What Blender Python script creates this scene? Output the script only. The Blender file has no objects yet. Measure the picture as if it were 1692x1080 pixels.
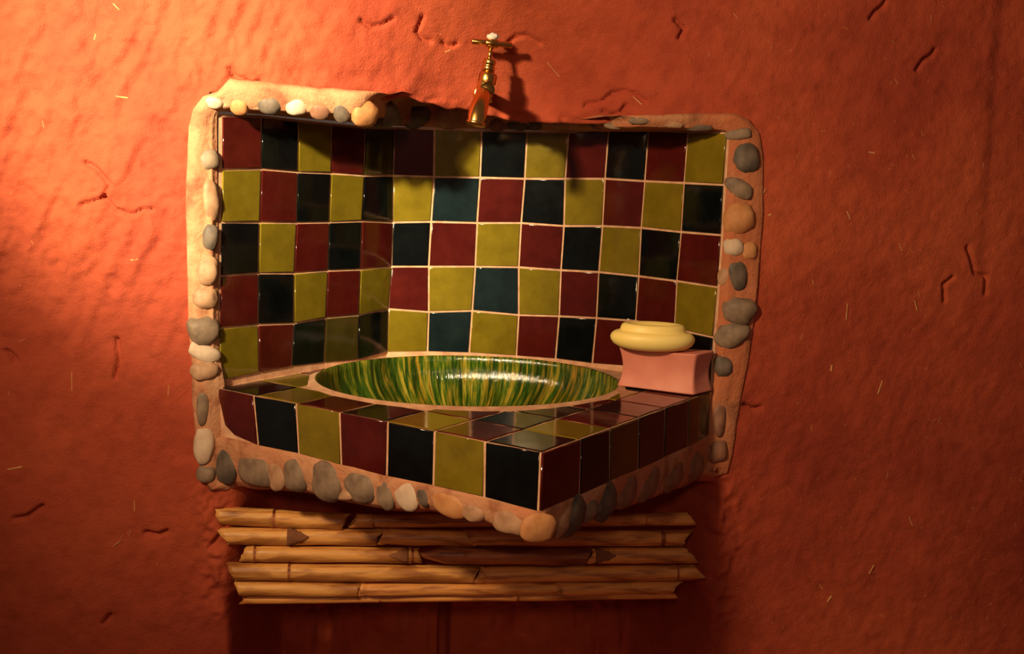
import bpy, bmesh, math, random
import numpy as np
from mathutils import Vector, Matrix, noise as mnoise
random.seed(7)
C = bpy.context.scene.collection
PI = math.pi

# ------------------------------------------------------------------ camera, world, lights, exposure
F_PX, PITCH, ROLL, AL = 1713.22, 0.143845, 0.033204, 0.128679
CAM = Vector((-0.180836, -1.962354, 1.26))
ca, sa = math.cos(AL), math.sin(AL)
def cam_dir(x, y, z):                       # level camera frame -> world
    return Vector((x*ca + y*sa, -x*sa + y*ca, z))
fwd = cam_dir(0, math.cos(PITCH), -math.sin(PITCH))
up0 = cam_dir(0, math.sin(PITCH), math.cos(PITCH))
rt0 = cam_dir(1, 0, 0)
rgt = rt0*math.cos(ROLL) + up0*math.sin(ROLL)
upv = -rt0*math.sin(ROLL) + up0*math.cos(ROLL)
cd = bpy.data.cameras.new('camera'); cam = bpy.data.objects.new('camera', cd); C.objects.link(cam)
cd.sensor_width = 36; cd.lens = F_PX/1692*36; cd.clip_start = 0.05
M = Matrix((rgt, upv, -fwd)).transposed().to_4x4(); M.translation = CAM
cam.matrix_world = M
bpy.context.scene.camera = cam

w = bpy.data.worlds.new('world'); bpy.context.scene.world = w; w.use_nodes = True
w.node_tree.nodes['Background'].inputs[0].default_value = (1.0, 0.62, 0.45, 1)
w.node_tree.nodes['Background'].inputs[1].default_value = 0.08

def lamp(name, kind, loc, target, power, color, size, spot=None, blend=0.5):
    l = bpy.data.lights.new(name, kind); l.energy = power; l.color = color
    if kind == 'AREA': l.shape = 'DISK'; l.size = size
    else: l.shadow_soft_size = size
    if spot: l.spot_size = spot; l.spot_blend = blend
    o = bpy.data.objects.new(name, l); C.objects.link(o); o.location = loc
    o.rotation_euler = (Vector(target)-Vector(loc)).to_track_quat('-Z', 'Y').to_euler()
    return o
lamp('key_lamp', 'SPOT', (-1.05, -1.50, 1.86), (0.10, 0.0, 1.38), 155, (1.0, 0.68, 0.36), 0.07, math.radians(90), 1.0)
lamp('hot_pool_spot', 'SPOT', (-1.10, -1.46, 1.88), (-0.53, 0.0, 1.42), 460, (1.0, 0.84, 0.50), 0.04, math.radians(37), 1.0)  # extra narrow spot added beside the key to make the hot pool upper left
lamp('front_fill', 'AREA', (-0.45, -2.6, 1.74), (0.0, 0, 0.85), 7.0, (1.0, 0.60, 0.36), 0.22)  # added fill with no real source, lifts the canes and shaded faces

vs = bpy.context.scene.view_settings
vs.view_transform = 'Standard'; vs.look = 'None'; vs.gamma = 1; vs.exposure = 0.0; vs.use_curve_mapping = False

# ------------------------------------------------------------------ pixel -> ray helpers (used to read sizes off the photograph)
def ray(px, py):
    return (rgt*((px-846)/F_PX) + upv*(-(py-540)/F_PX) + fwd)
def on_y(px, py, y=0.0):
    r = ray(px, py); return CAM + r*((y-CAM.y)/r.y)
def on_z(px, py, z):
    r = ray(px, py); return CAM + r*((z-CAM.z)/r.z)
def on_plane(px, py, p, q):                # vertical plane through plan points p, q
    n = Vector((-(q[1]-p[1]), q[0]-p[0], 0)); r = ray(px, py)
    t = n.dot(Vector((p[0], p[1], 0))-CAM)/n.dot(r); return CAM + r*t

# ------------------------------------------------------------------ noise
def vnoise(x, z, seed):                    # smooth value noise in [-1, 1], vectorised
    x = np.asarray(x, float); z = np.asarray(z, float)
    xi = np.floor(x).astype(np.int64); zi = np.floor(z).astype(np.int64)
    fx = x-xi; fz = z-zi; fx = fx*fx*(3-2*fx); fz = fz*fz*(3-2*fz)
    def h(a, b):
        n = (a*374761393 + b*668265263 + seed*974634777) & 0xFFFFFFFF
        n = ((n ^ (n >> 13))*1274126177) & 0xFFFFFFFF
        return ((n ^ (n >> 16)) & 0xFFFF)/32767.5 - 1
    return (h(xi, zi)*(1-fx)+h(xi+1, zi)*fx)*(1-fz) + (h(xi, zi+1)*(1-fx)+h(xi+1, zi+1)*fx)*fz
def sstep(a, b, x):
    t = np.clip((np.asarray(x, float)-a)/(b-a), 0, 1); return t*t*(3-2*t)

# ------------------------------------------------------------------ materials
def new_mat(name, rough=0.8, spec=0.5, metal=0.0, coat=0.0):
    m = bpy.data.materials.new(name); m.use_nodes = True; nt = m.node_tree
    b = nt.nodes['Principled BSDF']
    b.inputs['Roughness'].default_value = rough; b.inputs['Metallic'].default_value = metal
    b.inputs['Specular IOR Level'].default_value = spec; b.inputs['Coat Weight'].default_value = coat
    return m, nt, b
def N(nt, t, **kw):
    n = nt.nodes.new(t)
    for k, v in kw.items():
        if k in n.inputs: n.inputs[k].default_value = v
        else: setattr(n, k, v)
    return n
def ramp(nt, stops, src):
    r = nt.nodes.new('ShaderNodeValToRGB'); e = r.color_ramp.elements
    while len(e) < len(stops): e.new(0.5)
    for el, (p, c) in zip(e, stops): el.position = p; el.color = (*c, 1)
    nt.links.new(src, r.inputs[0]); return r
def coords(nt, scale=(1, 1, 1), rot=(0, 0, 0)):
    tc = nt.nodes.new('ShaderNodeTexCoord'); mp = nt.nodes.new('ShaderNodeMapping')
    mp.inputs['Scale'].default_value = scale; mp.inputs['Rotation'].default_value = rot
    nt.links.new(tc.outputs['Object'], mp.inputs[0]); return mp.outputs[0]
def noise_tex(nt, vec, scale, detail=4, rough=0.55, dist=0.0):
    n = nt.nodes.new('ShaderNodeTexNoise'); n.inputs['Scale'].default_value = scale
    n.inputs['Detail'].default_value = detail; n.inputs['Roughness'].default_value = rough
    n.inputs['Distortion'].default_value = dist; nt.links.new(vec, n.inputs['Vector']); return n.outputs['Fac']
def bump(nt, b, h, strength, dist):
    n = nt.nodes.new('ShaderNodeBump'); n.inputs['Strength'].default_value = strength
    n.inputs['Distance'].default_value = dist; nt.links.new(h, n.inputs['Height'])
    nt.links.new(n.outputs[0], b.inputs['Normal']); return n
def simple(name, stops, scale=30, rough=0.8, spec=0.4, metal=0, coat=0, stretch=(1, 1, 1), bstr=0.3, bdist=0.002, bscale=None, detail=4):
    m, nt, b = new_mat(name, rough, spec, metal, coat)
    v = coords(nt, stretch); f = noise_tex(nt, v, scale, detail)
    nt.links.new(ramp(nt, stops, f).outputs[0], b.inputs['Base Color'])
    if bstr: bump(nt, b, noise_tex(nt, v, bscale or scale*3, 5, 0.6), bstr, bdist)
    return m

# mud plaster: red earth with blotches, pale chaff specks
MUD, nt, b = new_mat('red_mud_plaster', 0.85, 0.25)
v = coords(nt); n1 = noise_tex(nt, v, 2.2, 3, 0.5); n2 = noise_tex(nt, v, 26, 5, 0.6)
c1 = ramp(nt, [(0.32, (0.31, 0.046, 0.023)), (0.5, (0.40, 0.067, 0.030)), (0.7, (0.49, 0.097, 0.039))], n1)
c2 = ramp(nt, [(0.3, (0.78, 0.74, 0.72)), (0.55, (1, 1, 1)), (0.8, (1.1, 1.12, 1.1))], n2)
mx = N(nt, 'ShaderNodeMixRGB', blend_type='MULTIPLY'); mx.inputs[0].default_value = 0.8
nt.links.new(c1.outputs[0], mx.inputs[1]); nt.links.new(c2.outputs[0], mx.inputs[2])
nt.links.new(mx.outputs[0], b.inputs['Base Color'])
add = N(nt, 'ShaderNodeMath', operation='ADD')
nt.links.new(noise_tex(nt, v, 90, 5, 0.65), add.inputs[0]); nt.links.new(noise_tex(nt, v, 300, 3, 0.6), add.inputs[1])
bump(nt, b, add.outputs[0], 0.6, 0.0030)

STRAW = simple('straw_chaff', [(0.3, (0.52, 0.22, 0.08)), (0.7, (0.62, 0.34, 0.14))], 60, 0.6)
MORTAR = simple('buff_mortar', [(0.3, (0.27, 0.095, 0.05)), (0.45, (0.46, 0.21, 0.11)), (0.6, (0.56, 0.30, 0.17)), (0.8, (0.64, 0.38, 0.23))], 18, 0.85, 0.2, bstr=0.8, bdist=0.004, bscale=95)
nt = MORTAR.node_tree; b = nt.nodes['Principled BSDF']; lk = b.inputs['Base Color'].links[0]; src = lk.from_socket
v = coords(nt); sep = nt.nodes.new('ShaderNodeSeparateXYZ'); nt.links.new(v, sep.inputs[0])
wx = N(nt, 'ShaderNodeMapRange'); wx.inputs[1].default_value = 0.15; wx.inputs[2].default_value = 0.55; wx.inputs[3].default_value = 0.0; wx.inputs[4].default_value = 0.16
nt.links.new(sep.outputs[0], wx.inputs[0])
ad = N(nt, 'ShaderNodeMath', operation='ADD'); nt.links.new(wx.outputs[0], ad.inputs[0]); nt.links.new(noise_tex(nt, v, 9, 5, 0.65), ad.inputs[1])
rm = ramp(nt, [(0.50, (0, 0, 0)), (0.66, (0.75, 0.75, 0.75))], ad.outputs[0])
mx = N(nt, 'ShaderNodeMixRGB'); mx.inputs[2].default_value = (0.44, 0.115, 0.045, 1)
nt.links.new(rm.outputs[0], mx.inputs[0]); nt.links.new(src, mx.inputs[1]); nt.links.new(mx.outputs[0], b.inputs['Base Color'])
GROUT = simple('buff_grout', [(0.3, (0.50, 0.26, 0.15)), (0.7, (0.72, 0.44, 0.28))], 45, 0.75, 0.3, bstr=0.5, bdist=0.0015, bscale=220)
def glaze(name, a, c, scale=18):
    m, nt, b = new_mat(name, 0.16, 0.5)
    v = coords(nt); f = noise_tex(nt, v, scale, 5, 0.65)
    nt.links.new(ramp(nt, [(0.3, a), (0.72, c)], f).outputs[0], b.inputs['Base Color'])
    rr = N(nt, 'ShaderNodeMapRange'); rr.inputs[3].default_value = 0.05; rr.inputs[4].default_value = 0.13
    nt.links.new(noise_tex(nt, v, 40), rr.inputs[0]); nt.links.new(rr.outputs[0], b.inputs['Roughness'])
    bump(nt, b, noise_tex(nt, v, 35, 3), 0.10, 0.0015); return m
G_M = glaze('maroon_glaze', (0.048, 0.0045, 0.004), (0.085, 0.009, 0.007))
G_K = glaze('black_glaze', (0.0015, 0.002, 0.0025), (0.004, 0.006, 0.0065))
G_O = glaze('olive_glaze', (0.125, 0.090, 0.006), (0.20, 0.145, 0.011))
G_T = glaze('dark_teal_glaze', (0.005, 0.011, 0.014), (0.011, 0.021, 0.024))
G_D = glaze('shaded_olive_glaze', (0.035, 0.025, 0.004), (0.06, 0.045, 0.007))  # same olive glaze, shade painted in for tiles near the corner and right face
TM = [GROUT, G_M, G_K, G_O, G_T, G_D]; TI = dict(M=1, K=2, O=3, T=4, D=5)

BRASS = simple('worn_brass', [(0.3, (0.72, 0.36, 0.10)), (0.7, (0.85, 0.50, 0.16))], 40, 0.24, 0.5, metal=1, bstr=0.12, bdist=0.001)
SOAP = simple('yellow_soap', [(0.3, (0.96, 0.74, 0.22)), (0.7, (0.98, 0.80, 0.28))], 12, 0.42, 0.4, bstr=0.05, bscale=60)
PINK = simple('pink_stone', [(0.3, (0.62, 0.20, 0.15)), (0.6, (0.72, 0.27, 0.20)), (0.85, (0.78, 0.34, 0.26))], 14, 0.55, 0.4, bstr=0.15, bscale=70)
WHITE = simple('white_lime', [(0.3, (0.65, 0.55, 0.48)), (0.7, (0.85, 0.78, 0.72))], 80, 0.8)

# cane: pale golden skin with long brown streaks
def cane_mat(name, base, streak, seed):
    m, nt, b = new_mat(name, 0.42, 0.45)
    tc = nt.nodes.new('ShaderNodeTexCoord'); mp = nt.nodes.new('ShaderNodeMapping')
    mp.inputs['Scale'].default_value = (3.0, 34, 34); mp.inputs['Location'].default_value = (seed, seed*2, 0)
    nt.links.new(tc.outputs['Object'], mp.inputs[0]); f = noise_tex(nt, mp.outputs[0], 3.0, 5, 0.6)
    r1 = ramp(nt, [(0.36, streak), (0.50, base), (0.8, tuple(min(1, c*1.25) for c in base))], f)
    mp2 = nt.nodes.new('ShaderNodeMapping'); mp2.inputs['Scale'].default_value = (5, 22, 22); mp2.inputs['Location'].default_value = (seed*3, 0, seed)
    nt.links.new(tc.outputs['Object'], mp2.inputs[0])
    r2 = ramp(nt, [(0.40, (0.42, 0.28, 0.22)), (0.50, (0.9, 0.85, 0.8)), (0.7, (1, 1, 1))], noise_tex(nt, mp2.outputs[0], 1.5, 3, 0.5, 0.3))
    mm = N(nt, 'ShaderNodeMixRGB', blend_type='MULTIPLY'); mm.inputs[0].default_value = 0.85
    nt.links.new(r1.outputs[0], mm.inputs[1]); nt.links.new(r2.outputs[0], mm.inputs[2])
    nt.links.new(mm.outputs[0], b.inputs['Base Color'])
    bump(nt, b, noise_tex(nt, mp.outputs[0], 6, 4), 0.35, 0.0015); return m
CANE = [cane_mat('golden_cane', (0.80, 0.42, 0.12), (0.44, 0.17, 0.05), 1.0),
        cane_mat('tawny_cane', (0.78, 0.36, 0.10), (0.42, 0.15, 0.05), 4.0),
        cane_mat('brown_cane', (0.46, 0.16, 0.06), (0.20, 0.06, 0.03), 9.0)]
HUSK = simple('brown_husk', [(0.3, (0.15, 0.05, 0.02)), (0.7, (0.30, 0.12, 0.05))], 50, 0.8, stretch=(0.3, 1, 1))

# bowl: streaked green glaze running down the sides (streaks follow the angle round the bowl)
BX, BY, BA, BB = 0.0, 0.094, 0.306, 0.262
BOWL, nt, b = new_mat('streaked_green_glaze', 0.08, 0.7)
tc = nt.nodes.new('ShaderNodeTexCoord'); sp = nt.nodes.new('ShaderNodeSeparateXYZ'); nt.links.new(tc.outputs['Object'], sp.inputs[0])
at = N(nt, 'ShaderNodeMath', operation='ARCTAN2'); nt.links.new(sp.outputs[1], at.inputs[0]); nt.links.new(sp.outputs[0], at.inputs[1])
ml = N(nt, 'ShaderNodeMath', operation='MULTIPLY'); ml.inputs[1].default_value = 13.0; nt.links.new(at.outputs[0], ml.inputs[0])
mz = N(nt, 'ShaderNodeMath', operation='MULTIPLY'); mz.inputs[1].default_value = 5.0; nt.links.new(sp.outputs[2], mz.inputs[0])
cb = nt.nodes.new('ShaderNodeCombineXYZ'); nt.links.new(ml.outputs[0], cb.inputs[0]); nt.links.new(mz.outputs[0], cb.inputs[1])
mz2 = N(nt, 'ShaderNodeMath', operation='MULTIPLY'); mz2.inputs[1].default_value = 60.0; nt.links.new(sp.outputs[2], mz2.inputs[0])
cb2 = nt.nodes.new('ShaderNodeCombineXYZ'); nt.links.new(ml.outputs[0], cb2.inputs[0]); nt.links.new(mz2.outputs[0], cb2.inputs[1])
f1 = noise_tex(nt, cb.outputs[0], 2.2, 5, 0.65, 0.4)
r1 = ramp(nt, [(0.30, (0.045, 0.022, 0.004)), (0.40, (0.012, 0.055, 0.006)), (0.49, (0.06, 0.13, 0.010)), (0.55, (0.20, 0.20, 0.018)), (0.62, (0.42, 0.34, 0.04)), (0.72, (0.12, 0.06, 0.010))], f1)
r2 = ramp(nt, [(0.36, (0.30, 0.22, 0.16)), (0.5, (1, 0.95, 0.9)), (0.64, (1.0, 0.62, 0.40))], noise_tex(nt, cb.outputs[0], 0.22, 2, 0.5))
mm = N(nt, 'ShaderNodeMixRGB', blend_type='MULTIPLY'); mm.inputs[0].default_value = 0.9
nt.links.new(r1.outputs[0], mm.inputs[1]); nt.links.new(r2.outputs[0], mm.inputs[2])
nt.links.new(mm.outputs[0], b.inputs['Base Color'])
badd = N(nt, 'ShaderNodeMath', operation='MULTIPLY_ADD'); badd.inputs[1].default_value = 0.22
nt.links.new(noise_tex(nt, cb2.outputs[0], 2.0, 3, 0.6), badd.inputs[0]); nt.links.new(noise_tex(nt, cb.outputs[0], 5.0, 4, 0.6), badd.inputs[2])
bump(nt, b, badd.outputs[0], 0.42, 0.004)

PEB = {}
for nm, a, c in (('dark_grey', (0.07, 0.055, 0.045), (0.15, 0.11, 0.085)), ('grey', (0.15, 0.10, 0.07), (0.27, 0.19, 0.13)),
                 ('tan', (0.30, 0.155, 0.085), (0.46, 0.27, 0.16)), ('orange', (0.42, 0.17, 0.06), (0.56, 0.27, 0.11)),
                 ('brown', (0.17, 0.075, 0.045), (0.28, 0.13, 0.08)), ('pale', (0.50, 0.36, 0.26), (0.62, 0.48, 0.36))):
    PEB[nm] = simple(nm+'_pebble', [(0.35, a), (0.65, c)], 38, 0.6, 0.4, bstr=0.25, bdist=0.002, bscale=110)

# ------------------------------------------------------------------ object helpers
def obj(name, bm, mats, parent=None, smooth=True, mods=None):
    me = bpy.data.meshes.new(name); bm.normal_update(); bm.to_mesh(me); bm.free()
    for m in (mats if isinstance(mats, (list, tuple)) else [mats]): me.materials.append(m)
    if smooth: me.polygons.foreach_set('use_smooth', [True]*len(me.polygons))
    o = bpy.data.objects.new(name, me); C.objects.link(o)
    if parent: o.parent = parent; o.matrix_parent_inverse = Matrix.Identity(4)
    return o
def empty(name, loc):
    o = bpy.data.objects.new(name, None); C.objects.link(o); o.location = loc; o.empty_display_size = 0.05; return o
def tag(o, label=None, cat=None, group=None, kind=None):
    for k, val in (('label', label), ('category', cat), ('group', group), ('kind', kind)):
        if val: o[k] = val
    return o
def shift(bm, v): bmesh.ops.translate(bm, verts=bm.verts, vec=-Vector(v))
def grid_faces(bm, rows, closed=False, mat=0):
    n = len(rows[0])
    for a, b_ in zip(rows[:-1], rows[1:]):
        for i in range(n if closed else n-1):
            j = (i+1) % n
            f = bm.faces.new((a[i], a[j], b_[j], b_[i])); f.material_index = mat
def lathe(bm, prof, origin, axis=Vector((0, 0, 1)), seg=28, cap0=True, cap1=True, sx=1, sy=1):
    q = Vector((0, 0, 1)).rotation_difference(axis.normalized()); rows = []
    for r, h in prof:
        rows.append([bm.verts.new(Vector(origin)+q @ Vector((r*sx*math.cos(2*PI*k/seg), r*sy*math.sin(2*PI*k/seg), h))) for k in range(seg)])
    grid_faces(bm, rows, True)
    if cap0: bm.faces.new(rows[0][::-1])
    if cap1: bm.faces.new(rows[-1])
def tube(bm, pts, rad, seg=20, cap=True):
    rows = []; n = len(pts); pts = [Vector(p) for p in pts]
    t0 = (pts[1]-pts[0]).normalized(); u = t0.orthogonal().normalized()
    for i, p in enumerate(pts):
        t = (pts[min(i+1, n-1)]-pts[max(i-1, 0)]).normalized(); u = (u - t*u.dot(t)).normalized(); w_ = t.cross(u)
        r = rad[i] if isinstance(rad, (list, tuple)) else rad
        rows.append([bm.verts.new(p+(u*math.cos(2*PI*k/seg)+w_*math.sin(2*PI*k/seg))*r) for k in range(seg)])
    grid_faces(bm, rows, True)
    if cap: bm.faces.new(rows[0][::-1]); bm.faces.new(rows[-1])

# ------------------------------------------------------------------ plan of the niche and the shelf
PL = [(-0.476, 0.014), (-0.414, 0.085), (-0.351, 0.153), (-0.289, 0.220), (-0.221, 0.286), (-0.158, 0.361), (-0.069, 0.362),
      (0.031, 0.357), (0.131, 0.338), (0.219, 0.304), (0.295, 0.253), (0.367, 0.185), (0.428, 0.100), (0.481, 0.009)]
Lp, Ap, Rp = Vector((-0.4775, 0, 0)), Vector((0.0665, -0.4571, 0)), Vector((0.4775, 0, 0))
ZT, ZC, ZF = 1.3572, 0.8519, 0.7554

# ------------------------------------------------------------------ wall
CR = [[(378, 112), (385, 124), (402, 130), (416, 137), (428, 134)], [(140, 268), (160, 280), (180, 305), (170, 325), (190, 346), (215, 355), (232, 347), (250, 345)],
      [(136, 338), (160, 330), (172, 326)], [(985, 168), (1010, 163), (1025, 150), (1045, 146), (1062, 152), (1078, 165)], [(1012, 178), (1024, 187), (1040, 182), (1048, 170)],
      [(1466, 0), (1460, 10), (1448, 18), (1440, 30)], [(1545, 82), (1538, 92), (1526, 98), (1514, 115)], [(1598, 408), (1606, 430), (1612, 452), (1632, 456), (1630, 485)],
      [(1575, 458), (1560, 470), (1562, 498)], [(596, 30), (612, 40), (630, 36), (650, 24)], [(735, 60), (742, 66), (752, 66), (760, 62)], [(700, 20), (690, 45), (700, 56), (715, 60)],
      [(850, 60), (862, 50), (880, 48), (905, 62)], [(8, 580), (20, 590), (24, 596)], [(25, 855), (45, 852), (70, 835)], [(170, 1030), (182, 1016)], [(1230, 668), (1245, 675), (1258, 672)],
      [(192, 560), (196, 595), (190, 625)], [(345, 905), (362, 885), (370, 870), (362, 850)], [(1120, 30), (1135, 44), (1128, 60)], [(240, 880), (262, 884), (275, 878)]]
CRW = [[on_y(*p) for p in c] for c in CR]
def lip_z(x):                              # lower edge of the plaster above the tiled niche
    xs = [-0.56, -0.47, -0.33, -0.22, -0.14, -0.10, -0.02, 0.06, 0.15, 0.22, 0.30, 0.40, 0.48, 0.56]
    zs = [1.385, 1.395, 1.394, 1.396, 1.405, 1.402, 1.388, 1.376, 1.372, 1.374, 1.372, 1.370, 1.378, 1.380]
    return np.interp(x, xs, zs) + 0.0035*vnoise(np.asarray(x)*38, np.asarray(x)*0, 5)
def wall_y(x, z):
    x = np.asarray(x, float); z = np.asarray(z, float)
    y = 0.010*vnoise(x*2.1+3, z*2.3, 1) + 0.004*vnoise(x*6, z*5, 2)
    y *= 0.25+0.75*sstep(0.0, 0.25, np.abs(x)-0.45)
    # plaster dished in above the niche, where the tap comes out
    y += 0.155*np.exp(-((x-0.06)/0.26)**2)*np.exp(-(np.maximum(z-1.38, 0)/0.20)**2)*sstep(1.2, 1.35, z)
    # rough trowel marks upper left, smoother elsewhere
    ml_ = sstep(-0.1, -0.55, x)*sstep(0.85, 1.15, z)
    ang = 0.42; u = x*math.cos(ang)-z*math.sin(ang); v_ = x*math.sin(ang)+z*math.cos(ang)
    tr = vnoise(u*58+0.6*vnoise(u*9, v_*9, 13), v_*9, 11)
    y += (0.0009+0.0056*ml_)*tr*(0.4+0.6*np.abs(vnoise(x*7, z*7, 12)))
    y += (0.0012+0.0018*ml_)*vnoise(x*30, z*30, 3) + (0.0007+0.0020*ml_)*vnoise(x*70, z*60, 4) + (0.0005+0.0010*ml_)*vnoise(x*125, z*125, 6)
    y += 0.0055*ml_*np.maximum(0, vnoise(x*22+5, z*16, 14)-0.45)
    # clumpy mud round the cane ends and below the shelf on both sides
    mc = np.exp(-((x-0.50)/0.05)**2)*sstep(0.72, 0.62, z)*sstep(0.3, 0.42, z) + np.exp(-((x+0.485)/0.03)**2)*sstep(0.68, 0.62, z)*sstep(0.36, 0.44, z)
    y += mc*(0.008*vnoise(x*42, z*42, 21)+0.006*vnoise(x*95, z*95, 22)-0.004)
    y -= 0.010*np.exp(-((x+0.24)/0.2)**2)*np.exp(-((z-1.43)/0.02)**2)*vnoise(x*25, z*30, 8)
    # crumbled edge of plaster over the pebbles
    me_ = np.exp(-((z-lip_z(x)-0.004)/0.012)**2)*sstep(0.42, 0.2, np.abs(x))
    y += me_*(0.007*vnoise(x*55, z*70, 31)+0.004)
    # ledge on the far right
    y += 0.006*sstep(1.0, 1.03, x+0.03*vnoise(z*2, z*0, 9))*sstep(0.9, 1.3, z)
    # lower niche, closed above by the canes
    xe = x+0.012*vnoise(z*9, x*0, 41); dx = np.minimum(sstep(-0.465, -0.385, xe), sstep(0.52, 0.43, xe))
    y += dx*(0.11*sstep(0.665, 0.645, z)+0.27*sstep(0.445, 0.412, z))
    y += dx*sstep(0.43, 0.40, z)*(0.016*vnoise(x*18, z*18, 51)+0.012*vnoise(x*45, z*45, 52)+0.005*vnoise(x*100, z*100, 53))
    y += 0.05*sstep(-0.035, -0.025, x)*sstep(0.0, -0.01, x)*sstep(0.44, 0.40, z)
    # cracks
    for c in CRW:
        d = np.full(x.shape, 9.0)
        for a, b_ in zip(c[:-1], c[1:]):
            ax, az, bx, bz = a.x, a.z, b_.x, b_.z; L2 = (bx-ax)**2+(bz-az)**2+1e-9
            t = np.clip(((x-ax)*(bx-ax)+(z-az)*(bz-az))/L2, 0, 1)
            d = np.minimum(d, np.hypot(x-ax-t*(bx-ax), z-az-t*(bz-az)))
        y += 0.013*np.exp(-(d/0.0032)**2)
    return y

# a long thin plate of plaster above the tiles: grid with the opening of the niche left out
xs = np.concatenate([np.linspace(-1.9, -0.98, 24)[:-1], np.arange(-0.98, 1.32, 0.0038), np.linspace(1.324, 2.3, 24)])
zs = np.concatenate([np.linspace(0.0, 0.23, 8)[:-1], np.arange(0.23, 1.72, 0.0038), np.linspace(1.724, 2.5, 20)])
X, Z = np.meshgrid(xs, zs)
OX0, OX1, OZ0 = -0.492, 0.500, 0.725
lz = lip_z(xs)
J0 = int(np.argmax(zs >= 1.384)); J1 = J0+16
for i in range(len(xs)):
    if OX0 < xs[i] < OX1:
        Z[J0:J1, i] = lz[i]+(zs[J1]-lz[i])*np.arange(16)/16.0
JJ = np.arange(len(zs))[:, None]
inside = (X > OX0) & (X < OX1) & (Z > OZ0) & (JJ < J0)
Y = wall_y(X, Z)
nz, nx = X.shape
co = np.stack([X, Y, Z], -1).reshape(-1, 3)
idx = np.arange(nz*nx).reshape(nz, nx)
a, b_, c_, d_ = idx[:-1, :-1], idx[:-1, 1:], idx[1:, 1:], idx[1:, :-1]
keep = ~(inside[:-1, :-1] | inside[:-1, 1:] | inside[1:, 1:] | inside[1:, :-1])
quads = np.stack([a[keep], b_[keep], c_[keep], d_[keep]], -1)
# underside of the plaster lip, rolled back into the niche
cols = [i for i in range(nx) if OX0 < xs[i] < OX1]
extra, eq = [], []
base = len(co); prev = None
for i in cols:
    j = J0; e = co[idx[j, i]]
    ids = [int(idx[j, i])]
    for k, (dy, dz) in enumerate(((0.006, -0.002), (0.02, 0.003), (0.045, 0.012), (0.08, 0.035))):
        extra.append((e[0], e[1]+dy, e[2]+dz+0.0015*float(vnoise(e[0]*60, k*3.0, 77)))); ids.append(base+len(extra)-1)
    if prev:
        for k in range(4): eq.append((prev[k], prev[k+1], ids[k+1], ids[k]))
    prev = ids
co = np.concatenate([co, np.array(extra)]); quads = np.concatenate([quads, np.array(eq)])
fm = np.zeros(len(quads), int)
# straw and chaff pressed into the plaster
sv, sq = [], []
def straw(x, z, ln, ang, wd, lift=0.0014):
    y = float(wall_y(x, z)); dx, dz = math.cos(ang)*ln/2, math.sin(ang)*ln/2; px_, pz_ = -math.sin(ang)*wd/2, math.cos(ang)*wd/2
    y0 = float(wall_y(x-dx, z-dz)); y1 = float(wall_y(x+dx, z+dz)); k = len(co)+len(sv)
    for (xx, zz, yy) in ((x-dx-px_, z-dz-pz_, y0), (x-dx+px_, z-dz+pz_, y0), (x+dx+px_, z+dz+pz_, y1), (x+dx-px_, z+dz-pz_, y1)): sv.append((xx, yy+0.001, zz))
    sv.append((x-dx*.9, y0-lift, z-dz*.9)); sv.append((x+dx*.9, y1-lift, z+dz*.9))
    sq.extend([(k, k+3, k+5, k+4), (k+1, k+4, k+5, k+2)])
def in_wall(x, z): return not ((OX0-0.06 < x < OX1+0.06) and 0.36 < z < 1.42) and not (-0.46 < x < 0.5 and z < 0.62)
for k in range(300):
    if k < 230: x, z = random.uniform(0.5, 1.24), random.uniform(0.3, 1.62)
    else: x, z = random.uniform(-0.9, 0.6), random.uniform(0.3, 1.6)
    if not in_wall(x, z): continue
    straw(x, z, random.choice((0.003, 0.004, 0.006, 0.008, 0.014)), random.gauss(PI/2+0.1, 0.7), random.uniform(0.0009, 0.0018), 0.0008)
for (px, py, ln, an, wd) in ((200, 160, .020, -.1, .0035), (222, 429, .014, .2, .004), (155, 60, .012, 1.3, .003), (190, 10, .016, -.8, .003), (25, 773, .028, .2, .004), (118, 630, .04, 1.55, .0022),
        (278, 645, .022, 1.5, .002), (222, 835, .024, 1.55, .0025), (200, 890, .02, 1.1, .002), (193, 898, .018, .6, .002), (215, 880, .016, 1.2, .002), (1065, 162, .026, -.75, .0024), (1400, 515, .034, 1.6, .0028),
        (1515, 505, .024, -1.2, .003), (1438, 252, .014, -.1, .0035), (1400, 355, .018, -1.1, .003), (1440, 940, .022, 1.1, .004), (1372, 990, .016, 1, .005), (1358, 970, .016, -1, .003), (1375, 608, .013, 1.5, .006),
        (1487, 408, .018, -1.1, .002), (1455, 640, .03, 1.3, .005), (1504, 860, .024, -1.2, .002), (930, 105, .04, -.8, .0014), (745, 75, .014, .4, .003), (1263, 316, .010, 1.2, .003), (1271, 355, .008, .3, .005)):
    p = on_y(px, py); straw(p.x, p.z, ln, an, wd, 0.0022)
nb = len(quads); quads = np.concatenate([quads, np.array(sq)]); co = np.concatenate([co, np.array(sv)])
fm = np.concatenate([fm, np.ones(len(sq), int)])
me = bpy.data.meshes.new('wall_back')
me.vertices.add(len(co)); me.vertices.foreach_set('co', co.ravel())
me.loops.add(len(quads)*4); me.loops.foreach_set('vertex_index', quads.ravel().astype(np.int32))
me.polygons.add(len(quads)); me.polygons.foreach_set('loop_start', np.arange(0, len(quads)*4, 4, dtype=np.int32))
me.update(calc_edges=True); me.validate()
me.materials.append(MUD); me.materials.append(STRAW)
me.polygons.foreach_set('material_index', fm.astype(np.int32)); me.polygons.foreach_set('use_smooth', [True]*len(quads))
wall = bpy.data.objects.new('wall_back', me); C.objects.link(wall); tag(wall, kind='structure')
wall['label'] = 'red mud plaster wall with straw chaff and cracks'

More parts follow.
